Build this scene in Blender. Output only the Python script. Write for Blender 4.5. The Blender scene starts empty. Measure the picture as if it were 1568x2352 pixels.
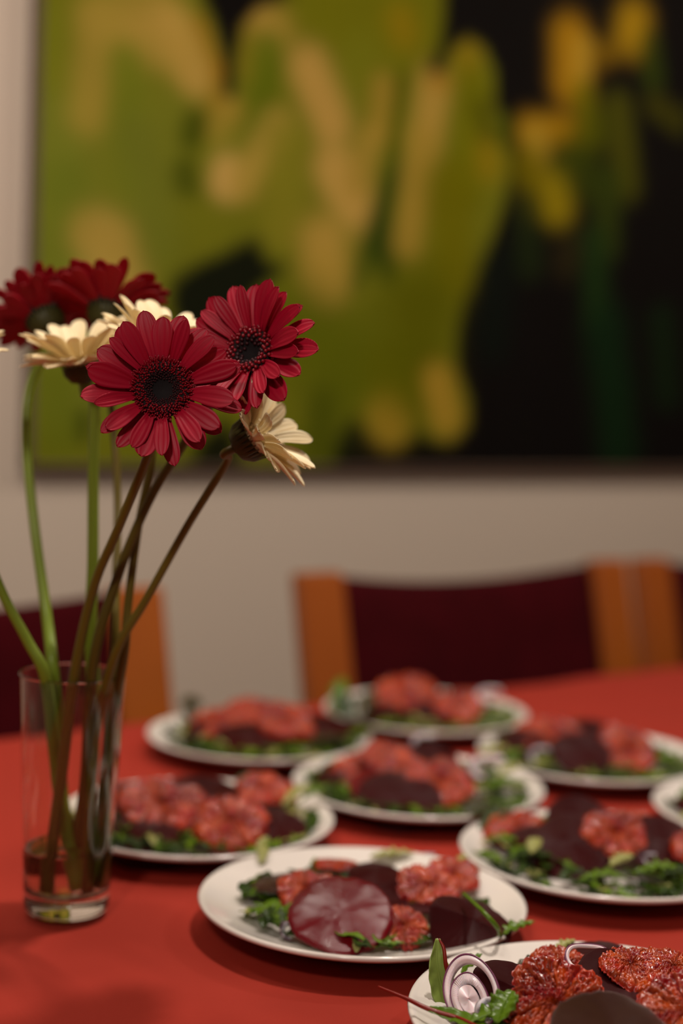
import bpy, bmesh, math, random
import numpy as np
from mathutils import Vector, Matrix, Euler, noise
rnd = random.Random(7)
PI = math.pi
scene = bpy.context.scene
TZ = 0.75                                   # height of the table top

# ------------------------------------------------------------------ camera
PITCH, ROLL, YAW, HCAM, FPX = 0.08122, 0.03982, 0.60896, 0.43742 + TZ, 3449.4
fw = Vector((math.sin(YAW)*math.cos(PITCH), math.cos(YAW)*math.cos(PITCH), -math.sin(PITCH)))
r0 = Vector((math.cos(YAW), -math.sin(YAW), 0)); u0 = r0.cross(fw)
RT = math.cos(ROLL)*r0 + math.sin(ROLL)*u0
UP = -math.sin(ROLL)*r0 + math.cos(ROLL)*u0
CAM = Vector((0, 0, HCAM))
cd = bpy.data.cameras.new('camera'); cam = bpy.data.objects.new('camera', cd)
scene.collection.objects.link(cam); scene.camera = cam
cam.matrix_world = Matrix.Translation(CAM) @ Matrix((RT, UP, -fw)).transposed().to_4x4()
cd.sensor_fit = 'VERTICAL'; cd.sensor_height = 36; cd.sensor_width = 24
cd.lens = FPX*36/2352; cd.clip_start = 0.05
cd.dof.use_dof = True; cd.dof.focus_distance = 1.045; cd.dof.aperture_fstop = 2.0

# ------------------------------------------------------------------ world, lamps, exposure
w = bpy.data.worlds.new('world'); scene.world = w; w.use_nodes = True
w.node_tree.nodes['Background'].inputs[0].default_value = (1.0, 0.86, 0.74, 1)
w.node_tree.nodes['Background'].inputs[1].default_value = 0.14
def lamp(name, loc, aim, radius, power, color):
    d = bpy.data.lights.new(name, 'AREA'); d.shape = 'DISK'; d.size = radius*2; d.energy = power; d.color = color
    o = bpy.data.objects.new(name, d); scene.collection.objects.link(o); o.location = loc
    o.rotation_euler = (Vector(aim)-Vector(loc)).to_track_quat('-Z', 'Y').to_euler(); return o
WARM = (1.0, 0.89, 0.79)
lamp('ceiling_or_fill_lamp', (1.05, 1.00, 2.58), (0.80, 0.85, TZ), 0.06, 22.5, WARM)
lamp('ceiling_or_fill_lamp', (0.45, 1.20, 2.58), (0.60, 1.00, TZ), 0.06, 5, WARM)
lamp('ceiling_or_fill_lamp', (0.20, 1.45, 2.58), (0.90, 2.60, 1.4), 0.08, 9, WARM)
lamp('ceiling_or_fill_lamp', (2.90, 1.20, 2.58), (2.40, 2.60, 1.4), 0.08, 18, WARM)  # added fill, brightens the right part of the back wall
lamp('ceiling_or_fill_lamp', (-0.75, -0.35, 2.40), (0.50, 1.00, 1.0), 0.10, 18, WARM)  # added frontal fill behind the camera, lifts the red petals
scene.view_settings.view_transform = 'Standard'; scene.view_settings.look = 'None'
scene.view_settings.gamma = 1; scene.view_settings.use_curve_mapping = False
scene.view_settings.exposure = -0.08

# ------------------------------------------------------------------ helpers
def ray(px, py): return fw + RT*((px-784)/FPX) - UP*((py-1176)/FPX)
def at_z(px, py, z):
    d = ray(px, py); return CAM + d*((z-HCAM)/d.z)
def at_y(px, py, y):
    d = ray(px, py); return CAM + d*(y/d.y)
def at_d(px, py, dist): return CAM + ray(px, py)*dist
def lin(c):
    return tuple(((v/255)/12.92 if v/255 <= .04045 else ((v/255+.055)/1.055)**2.4) for v in c)
def L4(c): return lin(c)+(1,)
def link(o, parent=None):
    scene.collection.objects.link(o)
    if parent is not None: o.parent = parent
    return o
def tag(o, label=None, cat=None, group=None, kind=None):
    if label: o['label'] = label
    if cat: o['category'] = cat
    if group: o['group'] = group
    if kind: o['kind'] = kind
    return o
def empty(name, loc=(0, 0, 0), mat=None):
    o = bpy.data.objects.new(name, None); link(o); o.empty_display_size = .01
    if mat is not None: o.matrix_world = mat
    else: o.location = loc
    return o
def mesh(name, verts, faces, mat, smooth=True, uv=None, col=None):
    me = bpy.data.meshes.new(name); me.from_pydata([tuple(v) for v in verts], [], faces)
    me.materials.append(mat)
    if smooth: me.polygons.foreach_set('use_smooth', [True]*len(me.polygons))
    if uv is not None:
        l = me.uv_layers.new(name='UVMap'); vi = np.zeros(len(me.loops), int); me.loops.foreach_get('vertex_index', vi)
        l.data.foreach_set('uv', np.array(uv, float)[vi].ravel())
    if col is not None:
        a = me.color_attributes.new('paint', 'FLOAT_COLOR', 'POINT')
        c = np.ones((len(verts), 4)); c[:, :3] = col; a.data.foreach_set('color', c.ravel())
    me.update(); return me
def ob(name, me, parent=None, mat=None):
    o = bpy.data.objects.new(name, me); link(o, parent)
    if mat is not None: o.matrix_local = mat
    return o
def frame(normal, spin=0, loc=(0, 0, 0)):
    n = Vector(normal).normalized(); q = n.to_track_quat('Z', 'Y')
    return Matrix.Translation(Vector(loc)) @ q.to_matrix().to_4x4() @ Matrix.Rotation(spin, 4, 'Z')
def grid_faces(n, m, wrap=False):
    f = []
    for i in range(n-1):
        for j in range(m if wrap else m-1):
            a = i*m+j; b = i*m+(j+1) % m; f.append((a, b, b+m, a+m))
    return f
def spline(pts, n):
    P = [Vector(p) for p in pts]; out = []
    if len(P) == 2: return [P[0].lerp(P[1], i/(n-1)) for i in range(n)]
    Q = [P[0]*2-P[1]]+P+[P[-1]*2-P[-2]]; s = len(P)-1
    for i in range(n):
        t = i/(n-1)*s; k = min(int(t), s-1); t -= k; a, b, c, d = Q[k:k+4]
        out.append(0.5*((2*b)+(c-a)*t+(2*a-5*b+4*c-d)*t*t+(3*b-a-3*c+d)*t**3))
    return out
def tube(pts, radii, seg=12, n=40):
    C = spline(pts, n); V = []; F = []; up = Vector((0.3, 0.9, 0.1))
    for i, p in enumerate(C):
        t = (C[min(i+1, n-1)]-C[max(i-1, 0)]).normalized(); a = t.cross(up).normalized(); b = t.cross(a)
        k = i/(n-1)*(len(radii)-1); k0 = min(int(k), len(radii)-2) if len(radii) > 1 else 0
        r = radii[k0]+(radii[min(k0+1, len(radii)-1)]-radii[k0])*(k-k0)
        for j in range(seg):
            th = 2*PI*j/seg; V.append(p+a*math.cos(th)*r+b*math.sin(th)*r)
    F = grid_faces(n, seg, True); F.append(tuple(range(seg-1, -1, -1))); F.append(tuple((n-1)*seg+j for j in range(seg)))
    return V, F
def lathe(prof, seg=96):
    V = []; F = []
    for (r, z) in prof:
        for j in range(seg):
            th = 2*PI*j/seg; V.append((r*math.cos(th), r*math.sin(th), z))
    F = grid_faces(len(prof), seg, True)
    F.append(tuple(range(seg-1, -1, -1))); F.append(tuple((len(prof)-1)*seg+j for j in range(seg)))
    return V, F
def box(V, F, x0, x1, y0, y1, z0, z1):
    b = len(V); V += [(x, y, z) for z in (z0, z1) for y in (y0, y1) for x in (x0, x1)]
    F += [tuple(b+i for i in f) for f in ((0, 2, 3, 1), (4, 5, 7, 6), (0, 1, 5, 4), (2, 6, 7, 3), (0, 4, 6, 2), (1, 3, 7, 5))]
def box_mesh(name, dims, mat, bevel=0.002):
    V, F = [], []; box(V, F, *dims); me = mesh(name, V, F, mat, False)
    if bevel:
        bm = bmesh.new(); bm.from_mesh(me); bmesh.ops.bevel(bm, geom=bm.edges[:], offset=bevel, segments=2, affect='EDGES'); bm.to_mesh(me); bm.free()
    return me
def nz(x, y=0., z=0.): return noise.noise(Vector((x, y, z)))

# ------------------------------------------------------------------ materials
class NT:
    def __init__(s, name):
        s.m = bpy.data.materials.new(name); s.m.use_nodes = True; s.t = s.m.node_tree; s.b = s.t.nodes['Principled BSDF']; s.o = s.t.nodes['Material Output']
    def n(s, typ, **kw):
        q = s.t.nodes.new(typ)
        for k, v in kw.items():
            if k.startswith('i_'): q.inputs[k[2:].replace('_', ' ')].default_value = v
            else: setattr(q, k, v)
        return q
    def l(s, a, b): s.t.links.new(a, b)
    def coord(s, kind='Object', scale=(1, 1, 1)):
        c = s.n('ShaderNodeTexCoord'); m = s.n('ShaderNodeMapping'); m.inputs['Scale'].default_value = scale
        s.l(c.outputs[kind], m.inputs['Vector']); return m.outputs[0]
    def noise(s, co, sc, det=3, rough=.5):
        q = s.n('ShaderNodeTexNoise', i_Scale=sc/25, i_Detail=det, i_Roughness=rough); s.l(co, q.inputs['Vector']); return q.outputs['Fac']
    def ramp(s, fac, stops):
        q = s.n('ShaderNodeValToRGB'); e = q.color_ramp.elements
        while len(e) < len(stops): e.new(.5)
        for k, (p, c) in enumerate(stops): e[k].position = p; e[k].color = c if len(c) == 4 else tuple(c)+(1,)
        s.l(fac, q.inputs[0]); return q.outputs[0]
    def bump(s, h, dist, strength=1):
        q = s.n('ShaderNodeBump', i_Strength=strength, i_Distance=dist); s.l(h, q.inputs['Height']); s.l(q.outputs[0], s.b.inputs['Normal']); return q
    def set(s, **kw):
        for k, v in kw.items(): s.b.inputs[k.replace('_', ' ')].default_value = v
        return s
def simple(name, col, rough=.5, **kw):
    t = NT(name); t.set(Base_Color=L4(col), Roughness=rough, **kw); return t.m

def m_wall():
    t = NT('wall_paint'); co = t.coord(); t.l(t.ramp(t.noise(co, 2.5, 4), [(.3, lin((196, 180, 163))), (.7, lin((203, 187, 169)))]), t.b.inputs['Base Color'])
    t.set(Roughness=.8); t.bump(t.noise(co, 180, 3), .0005, .4); return t.m
def m_cloth():
    t = NT('red_tablecloth_fabric'); co = t.coord()
    t.l(t.ramp(t.noise(co, 6, 4), [(.3, lin((150, 40, 25))), (.7, lin((158, 44, 28)))]), t.b.inputs['Base Color'])
    a = t.n('ShaderNodeTexWave', wave_type='BANDS', bands_direction='X', i_Scale=420.); b = t.n('ShaderNodeTexWave', wave_type='BANDS', bands_direction='Y', i_Scale=420.)
    t.l(co, a.inputs['Vector']); t.l(co, b.inputs['Vector'])
    mx = t.n('ShaderNodeMath', operation='ADD'); t.l(a.outputs['Fac'], mx.inputs[0]); t.l(b.outputs['Fac'], mx.inputs[1])
    t.bump(mx.outputs[0], .0002, .35); t.set(Roughness=.85, Specular_IOR_Level=.25); return t.m
def m_wood():
    t = NT('orange_stained_beech'); co = t.coord('Object', (14, 14, 1.2)); f = t.noise(co, 4, 6, .6)
    t.l(t.ramp(f, [(.25, lin((140, 66, 6))), (.75, lin((158, 82, 14)))]), t.b.inputs['Base Color']); t.set(Roughness=.4, Coat_Weight=.2); t.bump(f, .0006, .3); return t.m
def m_upholstery():
    t = NT('dark_red_wool'); co = t.coord(); f = t.noise(co, 350, 3)
    t.l(t.ramp(f, [(.3, lin((50, 0, 4))), (.7, lin((60, 1, 7)))]), t.b.inputs['Base Color']); t.set(Roughness=.95, Specular_IOR_Level=.1); t.bump(f, .001, .5); return t.m
def m_petal(name, c0, c1, tr):
    t = NT(name); co = t.coord('UV', (1, 1, 1))
    m = t.n('ShaderNodeMapping'); m.inputs['Scale'].default_value = (1.2, 22, 1); t.l(co, m.inputs['Vector'])
    f = t.noise(m.outputs[0], 2.0, 4, .6); c = t.ramp(f, [(.3, lin(c0)), (.7, lin(c1))]); t.l(c, t.b.inputs['Base Color'])
    t.set(Roughness=.5, Specular_IOR_Level=.35); t.bump(f, .0006, .6)
    tb = t.n('ShaderNodeBsdfTranslucent'); t.l(c, tb.inputs['Color']); mx = t.n('ShaderNodeMixShader'); mx.inputs[0].default_value = tr
    t.l(t.b.outputs[0], mx.inputs[1]); t.l(tb.outputs[0], mx.inputs[2]); t.l(mx.outputs[0], t.o.inputs[0]); return t.m
def m_leaf(name, c0, c1, rough=.32):
    t = NT(name); co = t.coord('Object'); f = t.noise(co, 90, 4)
    c = t.ramp(f, [(.3, lin(c0)), (.7, lin(c1))]); t.l(c, t.b.inputs['Base Color']); t.set(Roughness=rough, Coat_Weight=.12, Coat_Roughness=.15, Specular_IOR_Level=.35)
    t.bump(t.noise(co, 260, 3), .0012, .6)
    tb = t.n('ShaderNodeBsdfTranslucent'); t.l(c, tb.inputs['Color']); mx = t.n('ShaderNodeMixShader'); mx.inputs[0].default_value = .25
    t.l(t.b.outputs[0], mx.inputs[1]); t.l(tb.outputs[0], mx.inputs[2]); t.l(mx.outputs[0], t.o.inputs[0]); return t.m
def m_beet(name, c0, c1, rough, bumpd, sc, spec):
    t = NT(name); co = t.coord('Object'); f = t.noise(co, 2.2, 5, .6)
    c = t.ramp(f, [(.28, lin(c0)), (.72, lin(c1))]); t.l(c, t.b.inputs['Base Color'])
    w2 = t.n('ShaderNodeTexWave', wave_type='RINGS', rings_direction='Z', i_Scale=sc, i_Distortion=4., i_Detail=3.); t.l(co, w2.inputs['Vector'])
    wm = t.n('ShaderNodeMath', operation='MULTIPLY'); wm.inputs[1].default_value = .25; t.l(w2.outputs['Fac'], wm.inputs[0]); ad = t.n('ShaderNodeMath', operation='ADD'); t.l(wm.outputs[0], ad.inputs[0]); t.l(t.noise(co, 5, 4, .55), ad.inputs[1])
    t.bump(ad.outputs[0], bumpd, .7); t.set(Roughness=rough, Specular_IOR_Level=spec); return t.m
def m_orange(name):
    t = NT(name); a = t.n('ShaderNodeAttribute', attribute_name='paint'); co = t.coord('Object')
    hs = t.n('ShaderNodeMixRGB', blend_type='MULTIPLY'); hs.inputs[0].default_value = .8
    t.l(a.outputs['Color'], hs.inputs[1]); t.l(t.ramp(t.noise(t.coord('UV', (3.0, 34, 1)), 1.2, 4, .6), [(.3, (.34, .22, .18)), (.70, (.92, .78, .64))]), hs.inputs[2])
    t.l(hs.outputs[0], t.b.inputs['Base Color'])
    v = t.n('ShaderNodeTexVoronoi', i_Scale=1.); t.l(t.coord('UV', (4.5, 52, 1)), v.inputs['Vector'])
    ad = t.n('ShaderNodeMath', operation='ADD'); t.l(v.outputs['Distance'], ad.inputs[0]); t.l(t.noise(co, 9, 3, .6), ad.inputs[1]); t.bump(ad.outputs[0], .0009, .75)
    t.set(Roughness=.24, Specular_IOR_Level=.3, Coat_Weight=.22, Coat_Roughness=.05, Subsurface_Weight=.03, Subsurface_Scale=.003); t.b.inputs['Subsurface Radius'].default_value = (1, .3, .1); return t.m
def m_glass(name, ior, col):
    t = NT(name); t.set(Base_Color=L4(col), Roughness=0.0, IOR=ior, Transmission_Weight=1.0); return t.m
def m_paint():
    t = NT('oil_paint'); a = t.n('ShaderNodeAttribute', attribute_name='paint'); t.l(a.outputs['Color'], t.b.inputs['Base Color']); co = t.coord('Object')
    t.bump(t.noise(co, 60, 4), .001, .3); t.set(Roughness=.8, Specular_IOR_Level=.04); return t.m
M = dict(wall=m_wall(), cloth=m_cloth(), wood=m_wood(), wool=m_upholstery(),
  red=m_petal('red_petal', (168, 0, 36), (192, 4, 50), .2), dred=m_petal('deep_red_petal', (140, 0, 18), (164, 3, 28), .25),
  cream=m_petal('cream_petal', (246, 224, 172), (253, 242, 208), .30),
  disc=simple('dark_flower_disc', (14, 1, 4), .9), floret=simple('maroon_floret', (138, 8, 28), .3), floret2=simple('dark_maroon_floret', (58, 2, 12), .55),
  stem=m_leaf('green_stem_skin', (118, 140, 34), (140, 160, 50), .45), shade_stem=m_leaf('shaded_stem_skin', (92, 78, 22), (116, 100, 30), .45), calyx=m_leaf('calyx_green', (62, 60, 24), (80, 78, 30), .6),  # the browner stem colour has the shade under the flower heads painted in
  leaf=m_leaf('salad_green', (74, 108, 10), (116, 148, 28)), dleaf=m_leaf('dark_salad_green', (34, 56, 8), (60, 84, 16)), oleaf=m_leaf('olive_green_leaf', (140, 160, 70), (166, 184, 100)), pleaf=m_leaf('pale_lettuce', (150, 152, 76), (190, 186, 116)),
  bleaf=m_leaf('bronze_leaf', (56, 48, 14), (84, 70, 22)), rstem=m_leaf('red_leaf_stalk', (132, 28, 20), (160, 44, 28)),
  beet=m_beet('dark_beet', (40, 4, 7), (64, 11, 12), .32, .00030, 60, .10), rbeet=m_beet('glossy_red_beet', (70, 2, 10), (118, 5, 20), .20, .00022, 40, .28), bbeet=m_beet('brown_beet', (58, 28, 20), (84, 44, 30), .25, .0022, 80, .6),
  orange=m_orange('blood_orange_flesh'), onion=simple('onion_flesh', (230, 210, 214), .3, Subsurface_Weight=.4, Subsurface_Scale=.003), onskin=simple('purple_onion_skin', (112, 52, 84), .35),
  china=simple('white_glazed_china', (226, 218, 210), .16, Coat_Weight=.4, Coat_Roughness=.05), glass=m_glass('clear_glass', 1.5, (252, 253, 250)), water=m_glass('vase_water', 1.333, (246, 248, 236)),
  paint=m_paint(), canvas=simple('canvas_edge', (92, 74, 60), .8), floor=simple('floor_boards_brown', (96, 70, 48), .5), ceil=simple('ceiling_white', (205, 195, 182), .9), tabwood=simple('table_wood', (120, 78, 44), .5))

# ------------------------------------------------------------------ setting
WY = 2.6
def slab(name, dims, mat): return tag(ob(name, box_mesh(name, dims, mat, 0)), kind='structure')
slab('floor', (-2.2, 4.6, -2.4, WY, -.05, 0), M['floor'])
slab('wall_back', (-2.2, 4.6, WY, WY+.12, 0, 2.75), M['wall'])
slab('wall_left', (-2.32, -2.2, -2.4, WY+.12, 0, 2.75), M['wall'])
slab('wall_right', (4.6, 4.72, -2.4, WY+.12, 0, 2.75), M['wall'])
slab('ceiling', (-2.2, 4.6, -2.4, WY, 2.75, 2.85), M['ceil'])
slab('baseboard_back', (-2.2, 4.6, WY-.014, WY, 0, .09), M['ceil'])

# ------------------------------------------------------------------ painting
PX0, PX1, PZ0, PZ1, PYF = at_y(84, 540, WY-.035).x, 3.35, at_y(700, 1068, WY-.035).z, 2.30, WY-.035
def painting():
    root = empty('painting', ((PX0+PX1)/2, WY, PZ0)); tag(root, 'large abstract painting of yellow-green blobs on black hung on the wall', 'painting')
    nx, nzv = 340, 230; cx, cz = (PX0+PX1)/2, PZ0
    X, Z = np.meshgrid(np.linspace(PX0, PX1, nx), np.linspace(PZ0, PZ1, nzv))
    X = X.ravel(); Z = Z.ravel()
    def cp(x, y): q = at_y(x, y, PYF); return q.x, q.z      # authored pixel -> point on the canvas
    S = 2.0/1568*1.05
    col = np.zeros((len(X), 3)); col[:] = lin((14, 11, 9))
    jit = np.array([nz(x*9, z*9, 3)*.5+nz(x*24, z*24, 7)*.25 for x, z in zip(X, Z)])
    def blend(a, c):
        col[:] = col*(1-a[:, None])+np.array(lin(c))*a[:, None]
    def sm(d, s): return np.clip(.5-d/(2*s), 0, 1)**1.0
    def poly(P, c, s=.012, al=1.):
        P = [cp(*p) for p in P]; ins = np.zeros(len(X), bool); dm = np.full(len(X), 9.)
        for (x0, z0), (x1, z1) in zip(P, P[1:]+P[:1]):
            cond = ((z0 > Z) != (z1 > Z)); xi = (x1-x0)*(Z-z0)/(z1-z0+1e-12)+x0; ins ^= cond & (X < xi)
            t = np.clip(((X-x0)*(x1-x0)+(Z-z0)*(z1-z0))/((x1-x0)**2+(z1-z0)**2+1e-12), 0, 1)
            dm = np.minimum(dm, np.hypot(X-x0-t*(x1-x0), Z-z0-t*(z1-z0)))
        blend(sm(np.where(ins, -dm, dm)+jit*.012, s)*al, c)
    def cap(x0, y0, x1, y1, r, c, al=1., s=None):
        a, b = cp(x0, y0), cp(x1, y1); e = cp((x0+x1)/2+r, (y0+y1)/2); m = cp((x0+x1)/2, (y0+y1)/2); R = e[0]-m[0]
        t = np.clip(((X-a[0])*(b[0]-a[0])+(Z-a[1])*(b[1]-a[1]))/((a[0]-b[0])**2+(a[1]-b[1])**2+1e-12), 0, 1)
        d = np.hypot((X-a[0]-t*(b[0]-a[0])), (Z-a[1]-t*(b[1]-a[1])))
        f = np.exp(-(np.maximum(d+jit*.03*R/.1, 0)/(R*.95))**3.0); blend(f*al, c)
    G1 = (98, 100, 18); Y1 = (164, 134, 62); Y2 = (140, 118, 36); DG = (26, 44, 8)
    # the upper and lower continuation beyond the photograph's crop
    poly([(60, -700), (430, -700), (455, -30), (485, 45), (508, 120), (512, 215), (536, 215), (542, 120), (562, 60), (600, 22), (655, 8), (690, -30), (720, -700), (1000, -700), (1012, 0), (1003, 95), (965, 165),
          (1005, 170), (1035, 118), (1075, 92), (1112, 110), (1135, 165), (1132, 240), (1165, 290), (1172, 400), (1145, 500), (1112, 600), (1062, 682), (1048, 740), (1046, 850), (1072, 920), (1070, 980), (1035, 1015),
          (995, 1012), (962, 985), (935, 1008), (890, 1020), (848, 995), (815, 955), (785, 985), (765, 1020), (752, 1090), (60, 1090)], G1, .014)
    cap(160, 300, 170, 900, 110, (104, 112, 34), .75); cap(300, 250, 280, 480, 120, (102, 106, 26), .8)
    cap(120, 60, 130, 160, 50, (104, 108, 22), .6); cap(240, 60, 200, 260, 55, (142, 122, 46), .8); cap(230, 40, 360, 20, 60, (146, 124, 48), .8)
    cap(400, 60, 450, 170, 55, (164, 134, 62), .95); cap(330, 90, 420, 110, 60, (158, 130, 56), .7)
    cap(455, 50, 498, 160, 18, (134, 96, 12), .6); cap(498, 160, 492, 240, 16, (134, 96, 12), .55)
    cap(290, 140, 300, 420, 45, (98, 106, 22), .8); cap(330, 330, 350, 560, 70, (96, 102, 28), .8); cap(150, 420, 170, 560, 60, (92, 104, 24), .6); cap(400, 250, 390, 330, 40, (102, 106, 26), .7)
    cap(240, 560, 265, 640, 72, (160, 134, 62), .95); cap(200, 530, 260, 560, 50, (146, 124, 50), .6)
    cap(600, 45, 640, 60, 45, (158, 128, 54), .85); cap(570, 80, 560, 160, 26, (120, 104, 22), .5); cap(620, 110, 590, 330, 38, (88, 98, 14), .85); cap(630, 150, 610, 240, 24, (78, 90, 6), .7)
    cap(525, 250, 500, 300, 34, (148, 122, 44), .8); cap(520, 330, 500, 360, 50, (112, 112, 30), .5); cap(525, 395, 520, 420, 42, (174, 142, 74), 1.); cap(640, 290, 560, 420, 40, (152, 128, 52), .9)
    cap(760, 20, 960, 60, 120, (98, 98, 6), .8); cap(920, 50, 925, 70, 40, (124, 104, 8), .8); cap(830, 130, 800, 200, 50, (104, 106, 18), .6)
    cap(710, 160, 760, 280, 52, (164, 132, 62), 1.); cap(880, 200, 870, 300, 30, (140, 116, 38), .85); cap(770, 390, 810, 470, 55, (168, 136, 64), 1.); cap(850, 320, 820, 420, 34, (148, 122, 46), .8)
    cap(660, 330, 650, 520, 55, (116, 112, 26), .8); cap(745, 560, 748, 640, 60, (158, 130, 54), 1.); cap(740, 620, 750, 660, 40, (160, 132, 52), .9)
    poly([(918, 330), (922, 420), (905, 500), (918, 590), (905, 655), (875, 640), (858, 600), (835, 640), (812, 660), (828, 590), (852, 500), (872, 440), (892, 380)], (30, 52, 8), .02, .9)
    cap(925, 180, 905, 340, 16, (72, 76, 2), .9)
    cap(1000, 200, 975, 330, 44, (154, 126, 52), 1.); cap(970, 330, 938, 560, 38, (144, 120, 42), 1.); cap(1000, 185, 1020, 190, 18, (140, 100, 20), .6)
    cap(1075, 130, 1072, 145, 34, (124, 104, 16), .9); cap(1085, 200, 1070, 420, 45, (96, 96, 2), .8); cap(1120, 350, 1122, 380, 34, (122, 104, 10), .9); cap(1030, 430, 1040, 620, 60, (96, 92, 0), .8)
    cap(1110, 260, 1120, 300, 30, (62, 62, 2), .6); cap(960, 700, 950, 880, 90, (78, 80, 0), .85); cap(700, 760, 820, 860, 110, (76, 84, 4), .75); cap(740, 940, 730, 1040, 45, (58, 66, 4), .7)
    cap(885, 955, 895, 975, 48, (142, 116, 32), 1.); cap(1005, 880, 1025, 960, 40, (148, 120, 36), 1.); cap(885, 850, 900, 900, 60, (90, 90, 2), .5)
    poly([(395, 648), (470, 595), (540, 565), (590, 548), (612, 590), (655, 608), (640, 640), (600, 668), (570, 700), (520, 790), (430, 790), (385, 712)], (8, 12, 8), .016, .97)
    poly([(420, 1090), (455, 1000), (520, 955), (548, 1000), (560, 1090)], (8, 9, 6), .02, .95)
    cap(448, 285, 440, 315, 34, (58, 66, 6), .9); cap(425, 395, 430, 425, 34, (60, 68, 8), .85); cap(190, 960, 188, 1000, 22, (40, 48, 6), .8); cap(130, 880, 140, 1000, 50, (88, 98, 14), .6)
    poly([(440, -700), (474, -20), (503, 50), (519, 130), (519, 222), (533, 222), (538, 130), (551, 60), (585, 22), (640, 2), (680, -60), (690, -700)], (14, 11, 9), .010)
    poly([(1018, -700), (1022, 0), (1012, 100), (985, 165), (1015, 168), (1036, 112), (1075, 84), (1112, 104), (1142, 160), (1145, 240), (1185, 270), (1265, 262), (1275, 200), (1268, 120), (1300, 50), (1370, 60), (1400, 20), (1440, -700)], (14, 11, 9), .012)
    # right hand dark half
    cap(1310, 90, 1310, 190, 46, (146, 106, 14), 1.); cap(1340, 110, 1335, 170, 24, (154, 122, 34), .9); cap(1340, 220, 1350, 300, 30, (92, 88, 4), .9)
    cap(1455, 55, 1450, 75, 44, (140, 108, 14), 1.); cap(1400, 110, 1385, 130, 24, (110, 82, 8), .8); cap(1490, 100, 1500, 180, 26, (46, 58, 8), .7)
    cap(1215, 300, 1300, 300, 34, (140, 104, 12), .95); cap(1230, 320, 1235, 350, 30, (150, 122, 36), .9); cap(1210, 380, 1230, 460, 40, (98, 88, 0), .85); cap(1275, 430, 1280, 470, 42, (124, 108, 10), 1.)
    cap(1330, 330, 1370, 300, 40, (62, 68, 2), .6); cap(1300, 370, 1350, 420, 45, (52, 62, 6), .6); cap(1420, 250, 1440, 420, 34, (66, 66, 8), .85); cap(1400, 420, 1390, 560, 34, (44, 54, 10), .85)
    cap(1500, 240, 1560, 280, 24, (58, 56, 6), .7); cap(1210, 480, 1215, 600, 36, (26, 36, 12), .8); cap(1330, 560, 1300, 600, 36, (40, 34, 14), .7); cap(1365, 560, 1370, 720, 34, (24, 44, 14), .9)
    cap(1390, 760, 1420, 1030, 52, (14, 34, 14), .9); cap(1520, 740, 1530, 900, 34, (16, 30, 12), .8); cap(1160, 320, 1170, 280, 16, (40, 54, 6), .8); cap(1140, 620, 1130, 780, 50, (12, 18, 12), .8)
    for k in range(12):                                         # strokes beyond the crop, to the right and above
        x = rnd.uniform(1620, 2050); y = rnd.uniform(-500, 900); cap(x, y, x+rnd.uniform(-40, 40), y+rnd.uniform(60, 220), rnd.uniform(26, 52), rnd.choice([(52, 60, 8), (120, 96, 14), (20, 40, 14), (80, 84, 6)]), .85)
    col *= 1+jit[:, None]*.12
    V = [(x-cx, -.035, z-cz) for x, z in zip(X, Z)]
    ob('painted_canvas', mesh('painted_canvas', V, grid_faces(nzv, nx), M['paint'], True, col=np.clip(col*PAINTGAIN, 0, 1)), root)
    hw = (PX1-PX0)/2; h = PZ1-PZ0
    for nm, d in (('frame_side', (-hw-.006, -hw, -.040, 0, 0, h)), ('frame_side', (hw, hw+.006, -.040, 0, 0, h)), ('frame_bottom', (-hw-.006, hw+.006, -.040, 0, -.006, 0)), ('frame_top', (-hw-.006, hw+.006, -.040, 0, h, h+.006))):
        ob(nm, box_mesh(nm, d, M['canvas'], .001), root)
PAINTGAIN = 1.15
painting()

# ------------------------------------------------------------------ table and cloth
TX0, TX1, TY0, TY1 = 0.02, 3.30, 0.42, 1.706
def table():
    root = empty('dining_table', ((TX0+TX1)/2, (TY0+TY1)/2, 0)); tag(root, 'long wooden dining table hidden under the red cloth', 'table')
    hx, hy = (TX1-TX0)/2-.006, (TY1-TY0)/2-.006
    ob('table_top', box_mesh('table_top', (-hx, hx, -hy, hy, TZ-.035, TZ-.008), M['tabwood']), root)
    me = box_mesh('leg', (-.03, .03, -.03, .03, 0, TZ-.035), M['tabwood'])
    for sx in (-1, 1):
        for sy in (-1, 1): ob('leg', me, root, Matrix.Translation((sx*(hx-.05), sy*(hy-.05), 0)))
table()
PR = 0.135
PL = {'P1': (.725, .702), 'P2': (.715, .973), 'P3': (.946, 1.510), 'P4': (.709, 1.244), 'P5': (.980, 1.242), 'P6': (1.218, 1.534), 'P7': (1.251, 1.257), 'P8': (.989, .970), 'P9': (1.262, .985)}
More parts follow.
